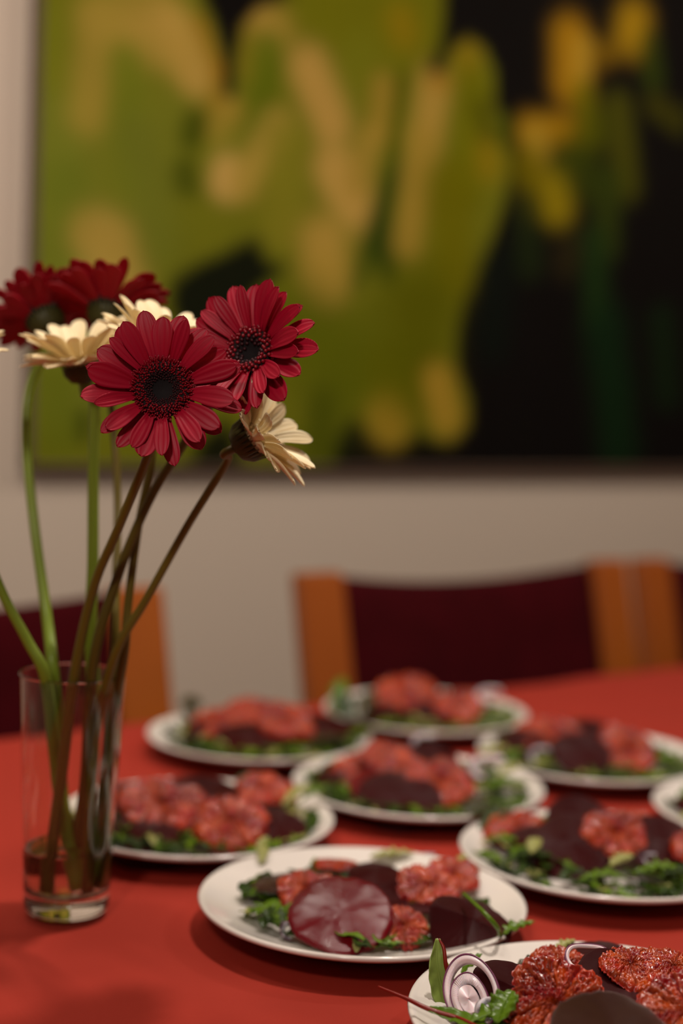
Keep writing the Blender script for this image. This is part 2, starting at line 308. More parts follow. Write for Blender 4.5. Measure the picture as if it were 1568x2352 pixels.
def cloth():
    nx, ny = 300, 150; V = []; drop = 12
    xs = [TX0+(TX1-TX0)*i/(nx-1) for i in range(nx)]; ys = [TY0+(TY1-TY0)*j/(ny-1) for j in range(ny)]
    def h(x, y):
        z = .0022*nz(x*2.3, y*2.6, 1)+.0014*nz(x*5+3, y*5, 2)
        dm = min([math.hypot(x-a, y-b)-PR for a, b in PL.values()]+[math.hypot(x-.517, y-1.116)-.045]); k = max(0., min(1., (dm-.004)/.07))
        return TZ-.0035+min(z, .0028)+k*(.0065*nz(x*4.2+1.7, y*5.5, 12)+.004*nz(x*9, y*4+2, 5)+.002)
    # grid with the overhang appended on every side
    ex = [(-drop+i) for i in range(drop)]+list(range(nx))+[nx+i for i in range(drop)]
    ey = [(-drop+i) for i in range(drop)]+list(range(ny))+[ny+i for i in range(drop)]
    for j in ey:
        for i in ex:
            ox = -i if i < 0 else max(0, i-nx+1); oy = -j if j < 0 else max(0, j-ny+1)
            x = xs[min(max(i, 0), nx-1)]; y = ys[min(max(j, 0), ny-1)]; d = max(ox, oy)*.26/drop
            wv = .012*math.sin(x*13+1.3*math.sin(x*5))*min(1, d/.1) if oy >= ox else .012*math.sin(y*14)*min(1, d/.1)
            sx = (-1 if i < 0 else 1) if ox else 0; sy = (-1 if j < 0 else 1) if oy else 0
            z = h(x, y)-d+(.003 if d > 0 else 0)*0
            edge = .004*nz(x*3.1, 0, 9)+.004*nz(x*9, 0, 4)
            V.append((x+sx*(.004+wv if d else 0), y+sy*((.004+wv) if d else 0)+(edge if (j >= ny-1) else 0), z))
    me = mesh('tablecloth', V, grid_faces(len(ey), len(ex)), M['cloth'])
    o = ob('tablecloth', me); tag(o, 'plain brick-red fabric tablecloth covering the dining table', 'tablecloth')
    return o
cloth()

# ------------------------------------------------------------------ chairs
def chair(xl, xr, y, label, zt=.898):
    """posts rake back (towards +y); xl..xr are the outer edges of the posts at the top"""
    wd = xr-xl; root = empty('dining_chair', ((xl+xr)/2, y, 0)); tag(root, label, 'chair', 'wooden chairs along the far side of the table')
    rake = math.radians(13); zs = .44
    def yy(z): return (z-zs)*math.tan(rake)
    y_off = -yy(zt)
    for s in (-1, 1):
        x1 = s*wd/2; x0 = x1-s*.085
        V = []; 
        for z, wy in ((0, .035), (zs, .042), (zt, .030)):
            yc = y_off+(yy(z) if z >= zs else (zs-z)*.10)
            for (a, b) in ((min(x0, x1), -wy/2), (max(x0, x1), -wy/2), (max(x0, x1), wy/2), (min(x0, x1), wy/2)): V.append((a, yc+b, z))
        F = [(0, 3, 2, 1), (8, 9, 10, 11)]+[(k*4+i, k*4+(i+1) % 4, k*4+4+(i+1) % 4, k*4+4+i) for k in range(2) for i in range(4)]
        me = mesh('post', V, F, M['wood'], False); bm = bmesh.new(); bm.from_mesh(me); bmesh.ops.bevel(bm, geom=bm.edges[:], offset=.004, segments=3, affect='EDGES'); bm.to_mesh(me); bm.free()
        ob('post', me, root)
        V, F = [], []; box(V, F, min(x0, x1)+.02, max(x0, x1)-.02, y_off-.46, y_off-.42, 0, zs-.02); ob('front_leg', mesh('front_leg', V, F, M['wood'], False), root)
    # padded back panel: dips in the middle of its top edge, bowed backwards
    iw = wd/2-.083; nx, nzz = 26, 14; V = []
    for side in (0, 1):
        for k in range(nzz):
            v = k/(nzz-1)
            for i in range(nx):
                u = -1+2*i/(nx-1); top = zt-.006-.022*(1-u*u); z = .60+(top-.60)*v
                bow = .030*(1-u*u); th = .014*min(1, 4*(1-abs(u))+.35)*min(1, 3*min(v, 1-v)+.4)
                V.append((u*iw, y_off+yy(z)+bow+(th if side else -th), z))
    n = nx*nzz; g = grid_faces(nzz, nx); F = [tuple(f) for f in g]+[tuple(n+a for a in reversed(f)) for f in g]
    rim = [i for i in range(nx)]+[nx*(k+1)-1 for k in range(1, nzz)]+[n-1-i for i in range(1, nx)]+[nx*k for k in range(nzz-2, 0, -1)]
    for a, b in zip(rim, rim[1:]+rim[:1]): F.append((b, a, n+a, n+b))
    ob('backrest', mesh('backrest', V, F, M['wool']), root)
    ob('seat', box_mesh('seat', (-wd/2+.03, wd/2-.03, y_off-.46, y_off+.0, zs-.02, zs+.035), M['wool'], .012), root)
    ob('seat_rail', box_mesh('seat_rail', (-wd/2+.02, wd/2-.02, y_off-.45, y_off-.02, zs-.07, zs-.02), M['wood'], .004), root)
CY = 1.95
cx1, cx2 = at_y(676, 1313, CY).x, at_y(1428, 1288, CY).x
chair(cx1, cx2, CY, 'dark red chair with orange wood posts, whole backrest seen behind the salad plates')
x2 = at_y(1452, 1288, CY).x; chair(x2, x2+(cx2-cx1), CY, 'dark red chair cut off by the right edge of the photo', .897)
x3 = at_y(366, 1345, CY).x; chair(x3-(cx2-cx1), x3, CY, 'dark red chair at the left, behind the glass vase', .888)

# ------------------------------------------------------------------ plates
PD = {'P1': 'in the bottom right corner, with onion rings at its left', 'P2': 'whole in the foreground', 'P3': 'behind the vase plate, against the bare wall',
      'P4': 'directly right of the glass vase', 'P5': 'in the middle of the group, between six others', 'P6': 'farthest back, before the middle chair',
      'P7': 'at the far right, in front of the open cloth', 'P8': 'second from front on the right side, cut by the photo edge', 'P9': 'of which only the left rim shows at the right photo edge'}
def plate_mesh():
    prof = [(.0, .0035), (.060, .0035), (.074, .0030), (.077, .0), (.082, .0), (.086, .0040), (.105, .0085), (.125, .0150), (.1335, .0188), (.1350, .0208), (.1340, .0226), (.1318, .0228), (.1285, .0212), (.118, .0170), (.102, .0112), (.090, .0082), (.080, .0072), (.04, .0070), (.0, .0070)]
    prof[0] = (.0002, .0035); prof[-1] = (.0002, .0070); V, F = lathe(prof, 128); return mesh('dinner_plate', V, F, M['china'])
pm = plate_mesh()
for k, (x, y) in PL.items():
    o = ob('dinner_plate', pm); o.location = (x, y, TZ); tag(o, 'white round china plate '+PD[k], 'plate', 'white plates of beet and orange salad')

# ------------------------------------------------------------------ food builders
def WAVE(x, y, s): return .030*nz(x*1.6+s, y*1.6, 5)+.009*nz(x*3.7+s, y*3.7, 2)+.003*nz(x*9+s, y*9, 8)
def slice_mesh(name, kind, mat, seed, bend=.0, fold=.0, thick=.004, nr=22, nt=80, rough=.03, sad=0., dome=0.):
    """unit-radius thin round slice, local z up; bend = cylinder curl, fold = sharp crease"""
    V = []; UV = []; C = []; R = random.Random(seed); segs = 10; ph = R.random()*6
    def top(r, th):
        x, y = r*math.cos(th), r*math.sin(th)
        z = bend*x*x-dome*(x*x+y*y)+sad*(x*x-y*y)+fold*abs(x)+(.05*nz(x*1.6+seed, y*1.6, 5) if kind == 'orange' else WAVE(x, y, seed))
        if kind == 'orange':
            a = (th+ph)/(2*PI)*segs+.35*nz(r*2, seed, 1); d = abs((a % 1)-.5)*2            # 1 on the membranes
            groove = max(0, (d-.78)/.22)**1.3 if r > .12 else 0
            ves = nz(r*3.2+seed, math.cos(th)*22*(.3+r*.7), math.sin(th)*22*(.3+r*.7))
            z += -.15*groove*min(1, r*3)+.10*ves+.035*nz(x*14, y*14, seed)+.05*(1-r)-(.14*(r > .93))*(r-.93)/.07
            z -= .10*math.exp(-(r/.10)**2)
        return x, y, z
    def rr(th): return 1+rough*1.8*nz(math.cos(th)*1.3+seed, math.sin(th)*1.3, 2)+rough*.8*nz(math.cos(th)*6+seed, math.sin(th)*6, 2)+(rough*.7*nz(math.cos(th)*15, math.sin(th)*15, 6) if kind == 'orange' else 0)
    rows = [(i/(nr-1)) for i in range(nr)]
    for s in (0, 1):
        for r in (rows if s == 0 else rows[::-1]):
            for j in range(nt):
                th = 2*PI*j/nt; q = max(r, .004); x, y, z = top(q, th); k = rr(th)
                round_ = (1-max(0, (r-.9)/.1)**2*.5)
                zz = z+thick*.5*round_*(1 if s == 0 else -1)
                if s == 1: zz = (bend*x*x-dome*(x*x+y*y)+sad*(x*x-y*y)+fold*abs(x)+(.05*nz(x*1.6+seed, y*1.6, 5) if kind == 'orange' else WAVE(x, y, seed)))-thick*.5*round_
                V.append((x*k, y*k, zz)); UV.append((r, j/nt))
                if kind == 'orange':
                    a = (th+ph)/(2*PI)*segs+.35*nz(q*2, seed, 1); d = abs((a % 1)-.5)*2
                    f = .5+.9*nz(x*1.7+seed*3, y*1.7, 1)+.5*nz(x*6, y*6, seed)
                    c = np.array(lin((136, 4, 8)))*(1-min(max(f, 0), 1))+np.array(lin((205, 84, 14)))*min(max(f, 0), 1)
                    m = max(0, (d-.84)/.16) if q > .1 else .3; pk = max(0, nz(x*3+9, y*3, seed+4))*1.3
                    c = c*(1-.8*m)+np.array(lin((96, 2, 8)))*.9*m; m2 = max(0, 1-abs(d-.74)/.12)*.6*(q > .15); c = c*(1-m2)+np.array(lin((214, 118, 78)))*m2; c = c*(1-min(pk, .5))+np.array(lin((184, 30, 40)))*min(pk, .5)
                    if q > .95: c = c*.6+np.array(lin((200, 40, 40)))*.4
                    C.append(c)
    F = grid_faces(2*nr, nt, True)
    return mesh(name, V, F, mat, True, uv=UV, col=np.array(C) if C else None)
MO = [slice_mesh('orange_slice', 'orange', M['orange'], s, bend=b, thick=.15, nr=34, nt=160, rough=.11, sad=sd) for s, b, sd in ((3, .06, .0), (8, -.14, .05), (15, .0, .12), (21, .18, -.1))]
MB = {(m, k): slice_mesh('beet_slice', 'beet', M[m], s, bend=b, fold=f, thick=.09, rough=.05, sad=sd, dome=dm) for m in ('beet', 'rbeet', 'bbeet') for k, (s, b, f, sd, dm) in enumerate(((2, -.03, 0, .03, .14), (5, -.28, 0, .12, .06), (9, .22, 0, -.2, .05), (12, -.02, -.42, .0, .08)))}
def onion_ring_mesh(a, b, wd, th, gap=0., seed=0):
    """flesh band + purple outer skin, closed or open elliptical ring"""
    n = 60; V = []; W = []
    for i in range(n):
        t = gap/2+(2*PI-gap)*i/(n-1) if gap else 2*PI*i/n
        ca, sa = math.cos(t), math.sin(t); wz = .0012*math.sin(3*t+seed)
        for (k, h) in ((1, -1), (1.0, 1), (1-wd, 1), (1-wd, -1)): V.append((a*k*ca, b*k*sa, th*.5*h+wz))
        for (k, h) in ((1.035, -1.02), (1.035, 1.0), (.985, 1.02), (.985, -1.02)): W.append((a*k*ca, b*k*sa, th*.5*h+wz))
    F = []
    for i in range(n-1 if gap else n):
        for j in range(4): F.append((i*4+j, i*4+(j+1) % 4, ((i+1) % n)*4+(j+1) % 4, ((i+1) % n)*4+j))
    if gap: F += [(3, 2, 1, 0), tuple((n-1)*4+j for j in range(4))]
    return V, W, F
def onion(label, cat_group, mtx, rings, th=.0045):
    root = empty('onion_slice', mat=mtx); tag(root, label, 'onion', cat_group)
    for k, (dx, dy, a, b, wd, gap, dz) in enumerate(rings):
        V, W, F = onion_ring_mesh(a, b, wd, th, gap, k); T = Matrix.Translation((dx, dy, dz))
        r = ob('ring', mesh('ring', V, F, M['onion'], False), root, T)
        if wd > .9: continue
        bm = bmesh.new(); bm.from_mesh(r.data); bmesh.ops.bevel(bm, geom=bm.edges[:], offset=.0006, segments=2, affect='EDGES'); bm.to_mesh(r.data); bm.free()
        r.data.polygons.foreach_set('use_smooth', [True]*len(r.data.polygons))
        if wd > .55: continue
        s = ob('skin', mesh('skin', W, F, M['onskin'], True), r); s['label'] = 'thin purple outer skin of the ring'
    return root
def ribbon(pts, widths, normal, mat, name='blade', curl=.25, ruffle=.0, lob=0, n=26, m=9, seed=0, thick=.0006):
    """leaf blade along a path; curl lifts the edges, lob cuts rounded lobes"""
    C = spline(pts, n); V = []; N = Vector(normal).normalized()
    for s in (0, 1):
        for i, p in enumerate(C):
            t = (C[min(i+1, n-1)]-C[max(i-1, 0)]).normalized(); a = N.cross(t)
            if a.length < .05: a = Vector((1, 0, 0)).cross(t)
            a.normalize(); nn = t.cross(a).normalized(); k = i/(n-1)*(len(widths)-1); k0 = min(int(k), len(widths)-2); wd = widths[k0]+(widths[k0+1]-widths[k0])*(k-k0)
            if lob: wd *= .62+.38*abs(math.sin(i/(n-1)*PI*lob))
            for j in range(m):
                v = -1+2*j/(m-1); e = abs(v)
                off = curl*wd*e*e+ruffle*wd*e*e*math.sin(i*1.15+3*v+seed)+ruffle*.5*wd*nz(i*.6+seed, v*2, 0)-.06*wd*math.exp(-(v/.15)**2)
                V.append(p+a*(v*wd)+nn*(off+(thick if s else 0)))
    nn_ = n*m; g = grid_faces(n, m); F = [tuple(reversed(f)) for f in g]+[tuple(nn_+q for q in f) for f in g]
    rim = list(range(m))+[m*(k+1)-1 for k in range(1, n)]+[nn_-1-i for i in range(1, m)]+[m*k for k in range(n-2, 0, -1)]
    for x, y in zip(rim, rim[1:]+rim[:1]): F.append((x, y, nn_+y, nn_+x))
    return V, F
def leaf(label, group, pts, widths, normal, mat, vein='leaf', rad=.0009, veinlabel=None, **kw):
    c = Vector(pts[0]); P = [Vector(p)-c for p in pts]; root = empty('salad_leaf', c); tag(root, label, 'leaf', group)
    V, F = ribbon(P, widths, normal, mat, **kw); ob('blade', mesh('blade', V, F, mat), root)
    V, F = tube([p+Vector((0, 0, .0004)) for p in P], [rad*1.3, rad, rad*.4], 8, 24); o = ob('midrib', mesh('midrib', V, F, M[vein]), root)
    if veinlabel: o['label'] = veinlabel
    return root

# bed of torn greens per plate: uncountable
def greens(key, n, rmax, labels, seed, extra=()):
    cx, cy = PL[key]; R = random.Random(seed); VV = {'leaf': ([], []), 'dleaf': ([], []), 'pleaf': ([], [])}
    for k in range(n):
        a = R.uniform(0, 2*PI); r = rmax*math.sqrt(R.uniform(.12, 1)); base = Vector((r*math.cos(a), r*math.sin(a), .0095+R.uniform(0, .008)))
        d = a+R.uniform(-1.4, 1.4); ln = R.uniform(.018, .038); P = [base, base+Vector((math.cos(d)*ln*.5, math.sin(d)*ln*.5, R.uniform(.001, .006))), base+Vector((math.cos(d+.4)*ln, math.sin(d+.4)*ln, R.uniform(-.001, .006)))]
        for p in P:
            rr_ = math.hypot(p.x, p.y)
            p.z = max(p.z, .0085+max(0, rr_-.09)*.32)
            rx = max(rmax+.006, .1)
            if rr_ > rx: p.x *= rx/rr_; p.y *= rx/rr_
        key2 = R.choice(['leaf', 'dleaf', 'dleaf', 'dleaf', 'pleaf'] if k % 3 else ['leaf', 'dleaf'])
        V, F = ribbon(P, [.001, R.uniform(.004, .008), R.uniform(.004, .008), .001], (0, 0, 1), None, curl=R.uniform(.1, .5), ruffle=.35, lob=R.choice([0, 3, 4]), n=13, m=6, seed=k, thick=.0004)
        b = len(VV[key2][0]); VV[key2][0].extend(V); VV[key2][1].extend([tuple(b+q for q in f) for f in F])
    V = []; F = []; MI = []
    for i, kk in enumerate(('leaf', 'dleaf', 'pleaf')):
        b = len(V); V += VV[kk][0]; F += [tuple(b+q for q in f) for f in VV[kk][1]]; MI += [i]*len(VV[kk][1])
    me = mesh('salad_greens', V, F, M['leaf']); me.materials.append(M['dleaf']); me.materials.append(M['pleaf']); me.polygons.foreach_set('material_index', MI)
    o = ob('salad_greens', me); o.location = (cx, cy, TZ); tag(o, labels, 'salad greens', 'beds of green salad leaves', 'stuff')
WHERE = {'P1': 'on the corner plate', 'P2': 'on the front middle plate', 'P3': 'on the far left plate', 'P4': 'on the plate beside the vase', 'P5': 'on the central plate',
         'P6': 'on the farthest plate', 'P7': 'on the far right plate', 'P8': 'on the right front plate', 'P9': 'on the plate cut by the right edge'}
for i, k in enumerate(PL): greens(k, {'P1': 60, 'P2': 70}.get(k, 150), {'P1': .094, 'P2': .092}.get(k, .110), 'torn green and pale salad leaves '+WHERE[k], 40+i)

CAMH = Vector((-math.sin(YAW), -math.cos(YAW), 0)); RTH = Vector((math.cos(YAW), -math.sin(YAW), 0))
def nrm(tilt, az):
    """tilt from vertical, azimuth 0 = towards the photographer, 90 = to the right"""
    t, a = math.radians(tilt), math.radians(az); return (CAMH*math.cos(a)+RTH*math.sin(a))*math.sin(t)+Vector((0, 0, math.cos(t)))
def food(plate, kind, px, py, z, r, tilt=0, az=0, spin=0, var=0, desc='', asp=1.0):
    loc = at_z(px, py, TZ+z); r *= 1.0 if plate in ('P1', 'P2') else 1.17; sp = math.radians(spin)
    if kind == 'orange': me, name, cat, grp = MO[var], 'orange_slice', 'orange slice', 'blood orange slices on the plates'
    else: me, name, cat, grp = MB[(kind, var)], 'beet_slice', 'beet slice', 'cooked beet slices on the plates'
    o = ob(name, me, mat=frame(nrm(tilt, az), sp, loc) @ Matrix.Diagonal((r, r*asp, r, 1))); tag(o, desc+' '+WHERE[plate], cat, grp); return o
ON = 'red onion pieces on the plates'
def onion_bit(plate, px, py, z, size, tilt, az, desc, spin=0):
    onion(desc+' '+WHERE[plate], ON, frame(nrm(tilt, az), math.radians(spin), at_z(px, py, TZ+z)), [(0, 0, size, size*.7, .3, 2.4, 0)], .004)
def sleaf(plate, px, py, z, ln, ang, rise, wd, mat, desc, lob=0, vein=None, tilt=0):
    """small salad leaf starting at a point, heading ang (0 = right, 90 = away)"""
    c = at_z(px, py, TZ+z); a = math.radians(ang); d = RTH*math.cos(a)-CAMH*math.sin(a)
    P = [c, c+d*ln*.5+Vector((0, 0, rise*.7)), c+d*ln+Vector((0, 0, rise))]
    leaf(desc+' '+WHERE[plate], 'single salad leaves on the plates', P, [wd*.15, wd, wd*.9, wd*.1], nrm(tilt, 0), M[mat], vein or mat, curl=.3, ruffle=.28, lob=lob, seed=px)

# --- front middle plate
food('P2', 'bbeet', 648, 2012, .024, .036, 12, 215, 10, 1, 'matt brown beet slice at the left rear', 1.0)
food('P2', 'orange', 702, 2040, .026, .025, 20, 330, 20, 0, 'orange slice between two beets at the rear')
food('P2', 'beet', 862, 2000, .028, .023, 8, 20, 0, 0, 'small dark beet slice at the rear centre')
food('P2', 'orange', 772, 1982, .022, .020, 10, 180, 70, 1, 'small orange slice at the very rear')
food('P2', 'orange', 985, 2035, .030, .027, 18, 20, 120, 2, 'wet orange slice right of centre')
food('P2', 'orange', 925, 2125, .022, .022, 24, 10, 200, 1, 'lower orange slice at the front, beside the glossy beet')
food('P2', 'beet', 1085, 2112, .032, .033, 34, 12, 60, 3, 'dark beet slice at the right under a green stalk')
food('P2', 'rbeet', 783, 2090, .034, .0405, 28, 0, 40, 0, 'big glossy purple-red beet slice at the front')
onion_bit('P2', 668, 2138, .018, .010, 60, 320, 'white onion piece under the glossy beet slice')
onion_bit('P2', 990, 1975, .016, .011, 30, 0, 'small white onion piece at the rear rim')
sleaf('P2', 575, 2090, .016, .036, -50, .004, .010, 'leaf', 'bright green leaf pushed out at the left', 0)
sleaf('P2', 620, 2085, .022, .034, -75, -.004, .009, 'dleaf', 'dark green leaf tucked beside the left beet slice', 0)
sleaf('P2', 560, 2055, .014, .030, -30, .006, .007, 'dleaf', 'small dark leaf at the left under the brown beet', 3)
sleaf('P2', 835, 2178, .013, .032, 12, .003, .0045, 'leaf', 'narrow green leaf at the front rim')
sleaf('P2', 600, 1985, .020, .022, 85, .010, .006, 'pleaf', 'pale sprig rising at the rear left rim', 3)
sleaf('P2', 850, 1968, .020, .040, 6, .004, .008, 'pleaf', 'long pale lettuce leaf lying along the rear rim', 3)
sleaf('P2', 1040, 2010, .020, .025, 60, .012, .006, 'pleaf', 'pale green tip standing at the rear right', 3)
sleaf('P2', 1140, 2150, .022, .036, 30, .006, .007, 'leaf', 'green leaf hanging over the right rim', 3)
c = [at_z(1064, 2052, TZ+.048), at_z(1105, 2090, TZ+.050), at_z(1140, 2128, TZ+.040), at_z(1150, 2150, TZ+.024)]
V, F = tube(c, [.0014, .0018, .0016], 10, 24); tag(ob('leaf_stalk', mesh('leaf_stalk', V, F, M['leaf'])), 'thin yellow-green stalk laid across the right beet slice on the front middle plate', 'stalk')

# --- corner plate
food('P1', 'beet', 1385, 2196, .022, .0285, 10, 0, 0, 0, 'dark beet slice at the rear, half under the orange slices')
food('P1', 'orange', 1292, 2222, .030, .027, 14, 0, 40, 1, 'orange slice behind the large front one')
food('P1', 'beet', 1180, 2270, .034, .031, 34, 345, 66, 3, 'folded dark beet slice next to the onion rings')
food('P1', 'beet', 1440, 2262, .040, .034, 16, 10, 30, 2, 'dark beet slice in the middle between the orange slices')
food('P1', 'orange', 1278, 2306, .040, .0355, 36, 0, 100, 0, 'large wet blood orange slice at the front left')
food('P1', 'orange', 1448, 2218, .048, .024, 14, 10, 10, 2, 'crumpled dark orange slice left of the rear pair')
food('P1', 'orange', 1545, 2222, .048, .026, 12, 10, 240, 1, 'crumpled dark orange slice right of the rear pair')
food('P1', 'orange', 1590, 2330, .046, .036, 26, 335, 150, 3, 'pink-red blood orange slice cut by the right photo edge')
food('P1', 'bbeet', 1408, 2372, .052, .0375, 26, 10, 0, 0, 'grey-brown wrinkled beet slice at the bottom edge')
food('P1', 'orange', 1480, 2440, .03, .030, 15, 0, 0, 0, 'orange slice below the grey-brown beet')
g = 'red onion pieces on the plates'
onion('red onion slice of nested rings leaning at the left of the corner plate', g, frame(nrm(50, 330), math.radians(-52), at_z(1084, 2282, TZ+.030)),
      [(0, 0, .0275, .0185, .20, 0, 0), (.0045, -.0022, .0188, .0122, .40, 0, .002), (.0052, -.0026, .0106, .0066, .93, 0, .003)], .0055)
onion('small onion chunk beside the rings on the corner plate', g, frame(nrm(60, 10), .4, at_z(1118, 2318, TZ+.030)), [(0, 0, .0085, .0075, .62, 0, 0), (0, 0, .0032, .0028, .9, 0, .001)], .007)
onion('thin onion ring lying at the rear of the corner plate', g, frame(nrm(25, 0), 0, at_z(1350, 2200, TZ+.046)), [(0, 0, .016, .013, .16, 0, 0)], .003)
# upright red-edged leaf
P = [at_z(1075, 2360, TZ+.016), at_z(1035, 2330, TZ+.020)]
P = [at_d(1118, 2358, 1.035), at_d(1062, 2336, 1.045), at_d(1020, 2280, 1.050), at_d(1004, 2220, 1.052), at_d(1004, 2156, 1.058)]
leaf('upright green leaf with a red edge at the left of the corner plate', 'single salad leaves on the plates', P, [.004, .0085, .0100, .0078, .0018], -fw+RT*.35, M['oleaf'], 'oleaf', curl=.35, ruffle=.10, seed=3, n=40, m=11)
V, F = tube([P[2]+RT*.0065, P[3]+RT*.0062-fw*.001, P[3]*.35+P[4]*.65+RT*.0045-fw*.001, P[4]+RT*.001], [.0007, .0016, .0013, .0006], 8, 24)
last = [q for q in scene.collection.objects if q.name.startswith('salad_leaf') and q.get('label', '').startswith('upright')][0]
e = ob('red_edge', mesh('red_edge', [v-Vector(last.location) for v in V], F, M['rstem']), last); e['label'] = 'dark red leaf edge'
# long leaf with a red stalk leaving the plate
P = [at_z(1120, 2372, TZ+.028), at_z(1050, 2338, TZ+.026), at_z(985, 2318, TZ+.029), at_z(930, 2292, TZ+.033), at_z(868, 2266, TZ+.036)]
leaf('long slender leaf whose red stalk reaches over the left rim of the corner plate', 'single salad leaves on the plates', P[:3], [.006, .0062, .0022], nrm(35, 20), M['leaf'], 'rstem', .0012, 'red midrib', curl=.2, ruffle=.12, seed=5)
last = [q for q in scene.collection.objects if q.get('label', '').startswith('long slender')][0]
V, F = tube([p-Vector(last.location) for p in P[1:]], [.0011, .0017, .0016, .0012, .0008], 10, 40); e = ob('stalk', mesh('stalk', V, F, M['rstem']), last); e['label'] = 'dark red stalk'
for (px, py, z, ln, an, ri, wd, mt, ds, lb) in [
    (1075, 2352, .026, .034, 8, .010, .0085, 'leaf', 'ruffled bright green leaf at the bottom edge', 0),
    (1140, 2350, .034, .022, 58, .014, .0095, 'leaf', 'bright green curled leaf beside the big orange', 0),
    (1110, 2362, .024, .040, 0, .004, .008, 'leaf', 'flat green leaf at the very bottom', 4),
    (1270, 2366, .046, .028, 10, .000, .007, 'pleaf', 'pale yellow lettuce leaf below the large orange slice', 3),
    (1060, 2236, .020, .020, 40, .010, .005, 'leaf', 'small frilly sprig behind the onion rings', 4),
    (1180, 2222, .018, .030, 10, .006, .006, 'bleaf', 'small bronze leaf behind the folded beet', 0),
    (1272, 2186, .018, .020, 30, .006, .005, 'pleaf', 'pale leaf tip at the rear', 3)]:
    sleaf('P1', px, py, z, ln, an, ri, wd, mt, ds, lb)

# --- right front plate
food('P8', 'orange', 1188, 1900, .026, .028, 14, 350, 0, 1, 'flat orange slice at the left rear')
food('P8', 'beet', 1310, 1935, .034, .034, 34, 340, 0, 1, 'big dark beet slice standing left of centre')
food('P8', 'beet', 1330, 1880, .034, .028, 16, 0, 0, 2, 'dark beet slice at the rear centre')
food('P8', 'orange', 1412, 1912, .042, .026, 30, 0, 30, 0, 'wet pink orange slice in the middle')
food('P8', 'beet', 1530, 1935, .036, .033, 30, 20, 60, 0, 'dark beet slice right of the pink orange')
food('P8', 'orange', 1620, 1950, .036, .028, 20, 0, 60, 2, 'orange slice beyond the photo edge')
for (px, py, z, ln, an, ri, wd, mt, ds, lb) in [
    (1110, 1930, .018, .034, -30, .006, .010, 'leaf', 'green leaf at the left rim', 3), (1180, 1965, .020, .036, -20, .004, .010, 'dleaf', 'dark green leaf in the front left', 4),
    (1220, 1960, .028, .022, 70, .008, .007, 'pleaf', 'pale leaf left of the standing beet', 0), (1330, 2020, .020, .036, 0, .006, .008, 'leaf', 'ragged leaf at the front', 4),
    (1400, 1990, .030, .024, 20, .008, .009, 'pleaf', 'yellow-green leaf before the pink orange', 3), (1460, 2005, .026, .036, -5, .008, .011, 'leaf', 'broad green leaf at the front right', 3),
    (1520, 2010, .022, .030, 0, .006, .008, 'dleaf', 'dark leaf at the front right', 4), (1080, 1880, .022, .028, 10, .006, .007, 'bleaf', 'bronze leaf at the rear left rim', 0)]:
    sleaf('P8', px, py, z, ln, an, ri, wd, mt, ds, lb)
onion_bit('P8', 1500, 1975, .034, .010, 40, 0, 'small white onion ring before the right beet')

# --- plate beside the vase
food('P4', 'beet', 302, 1822, .030, .026, 14, 0, 0, 0, 'dark beet slice at the left')
food('P4', 'orange', 372, 1848, .032, .036, 22, 0, 0, 0, 'red orange slice at the left')
food('P4', 'beet', 350, 1915, .018, .040, 18, 10, 0, 1, 'very dark beet slice at the front left')
food('P4', 'beet', 478, 1822, .028, .026, 12, 0, 40, 2, 'dark beet slice at the rear centre')
food('P4', 'orange', 600, 1815, .030, .027, 14, 0, 100, 2, 'orange slice at the rear right')
food('P4', 'orange', 528, 1885, .034, .031, 26, 350, 60, 1, 'big orange-brown slice right of centre')
food('P4', 'beet', 632, 1893, .028, .026, 22, 20, 0, 0, 'dark beet slice at the right')
onion_bit('P4', 470, 1932, .016, .012, 50, 0, 'purple onion piece at the front rim')
for (px, py, z, ln, an, ri, wd, mt, ds, lb) in [
    (640, 1915, .014, .030, 10, .003, .009, 'leaf', 'green leaf at the right front', 3), (650, 1850, .024, .036, 40, .016, .009, 'pleaf', 'frilly pale leaf rising at the right rear', 4),
    (690, 1840, .028, .030, 20, .014, .007, 'leaf', 'green sprig rising over the right rim', 4), (540, 1795, .020, .030, 30, .006, .007, 'dleaf', 'dark leaf at the rear', 3),
    (590, 1958, .024, .018, 60, .010, .005, 'pleaf', 'small pale sprig on the front rim', 3)]:
    sleaf('P4', px, py, z, ln, an, ri, wd, mt, ds, lb)

# --- far left plate
food('P3', 'orange', 500, 1660, .030, .032, 20, 350, 0, 1, 'crimson orange slice at the left')
food('P3', 'beet', 572, 1700, .022, .040, 22, 0, 0, 0, 'big dark beet slice at the front centre')
food('P3', 'orange', 590, 1632, .040, .030, 14, 0, 0, 0, 'orange slice on top in the middle')
food('P3', 'orange', 655, 1658, .038, .028, 26, 10, 80, 2, 'red orange slice right of centre')
food('P3', 'beet', 735, 1668, .030, .036, 18, 10, 0, 1, 'dark beet slice at the right')
for (px, py, z, ln, an, ri, wd, mt, ds, lb) in [
    (440, 1660, .020, .040, 100, .026, .014, 'bleaf', 'bronze-green leaf standing at the left rear', 3), (470, 1700, .014, .036, 140, .006, .009, 'leaf', 'pale green leaf at the left front', 0),
    (640, 1722, .016, .040, 5, .003, .010, 'leaf', 'bright green leaf at the front', 3), (700, 1706, .022, .050, 10, .006, .012, 'bleaf', 'bronze leaf at the front right', 3), (800, 1690, .022, .034, 20, .006, .010, 'leaf', 'green leaf at the right rim', 3),
    (740, 1718, .018, .044, 20, .010, .010, 'dleaf', 'dark leaf at the right front rim', 3)]:
    sleaf('P3', px, py, z, ln, an, ri, wd, mt, ds, lb)

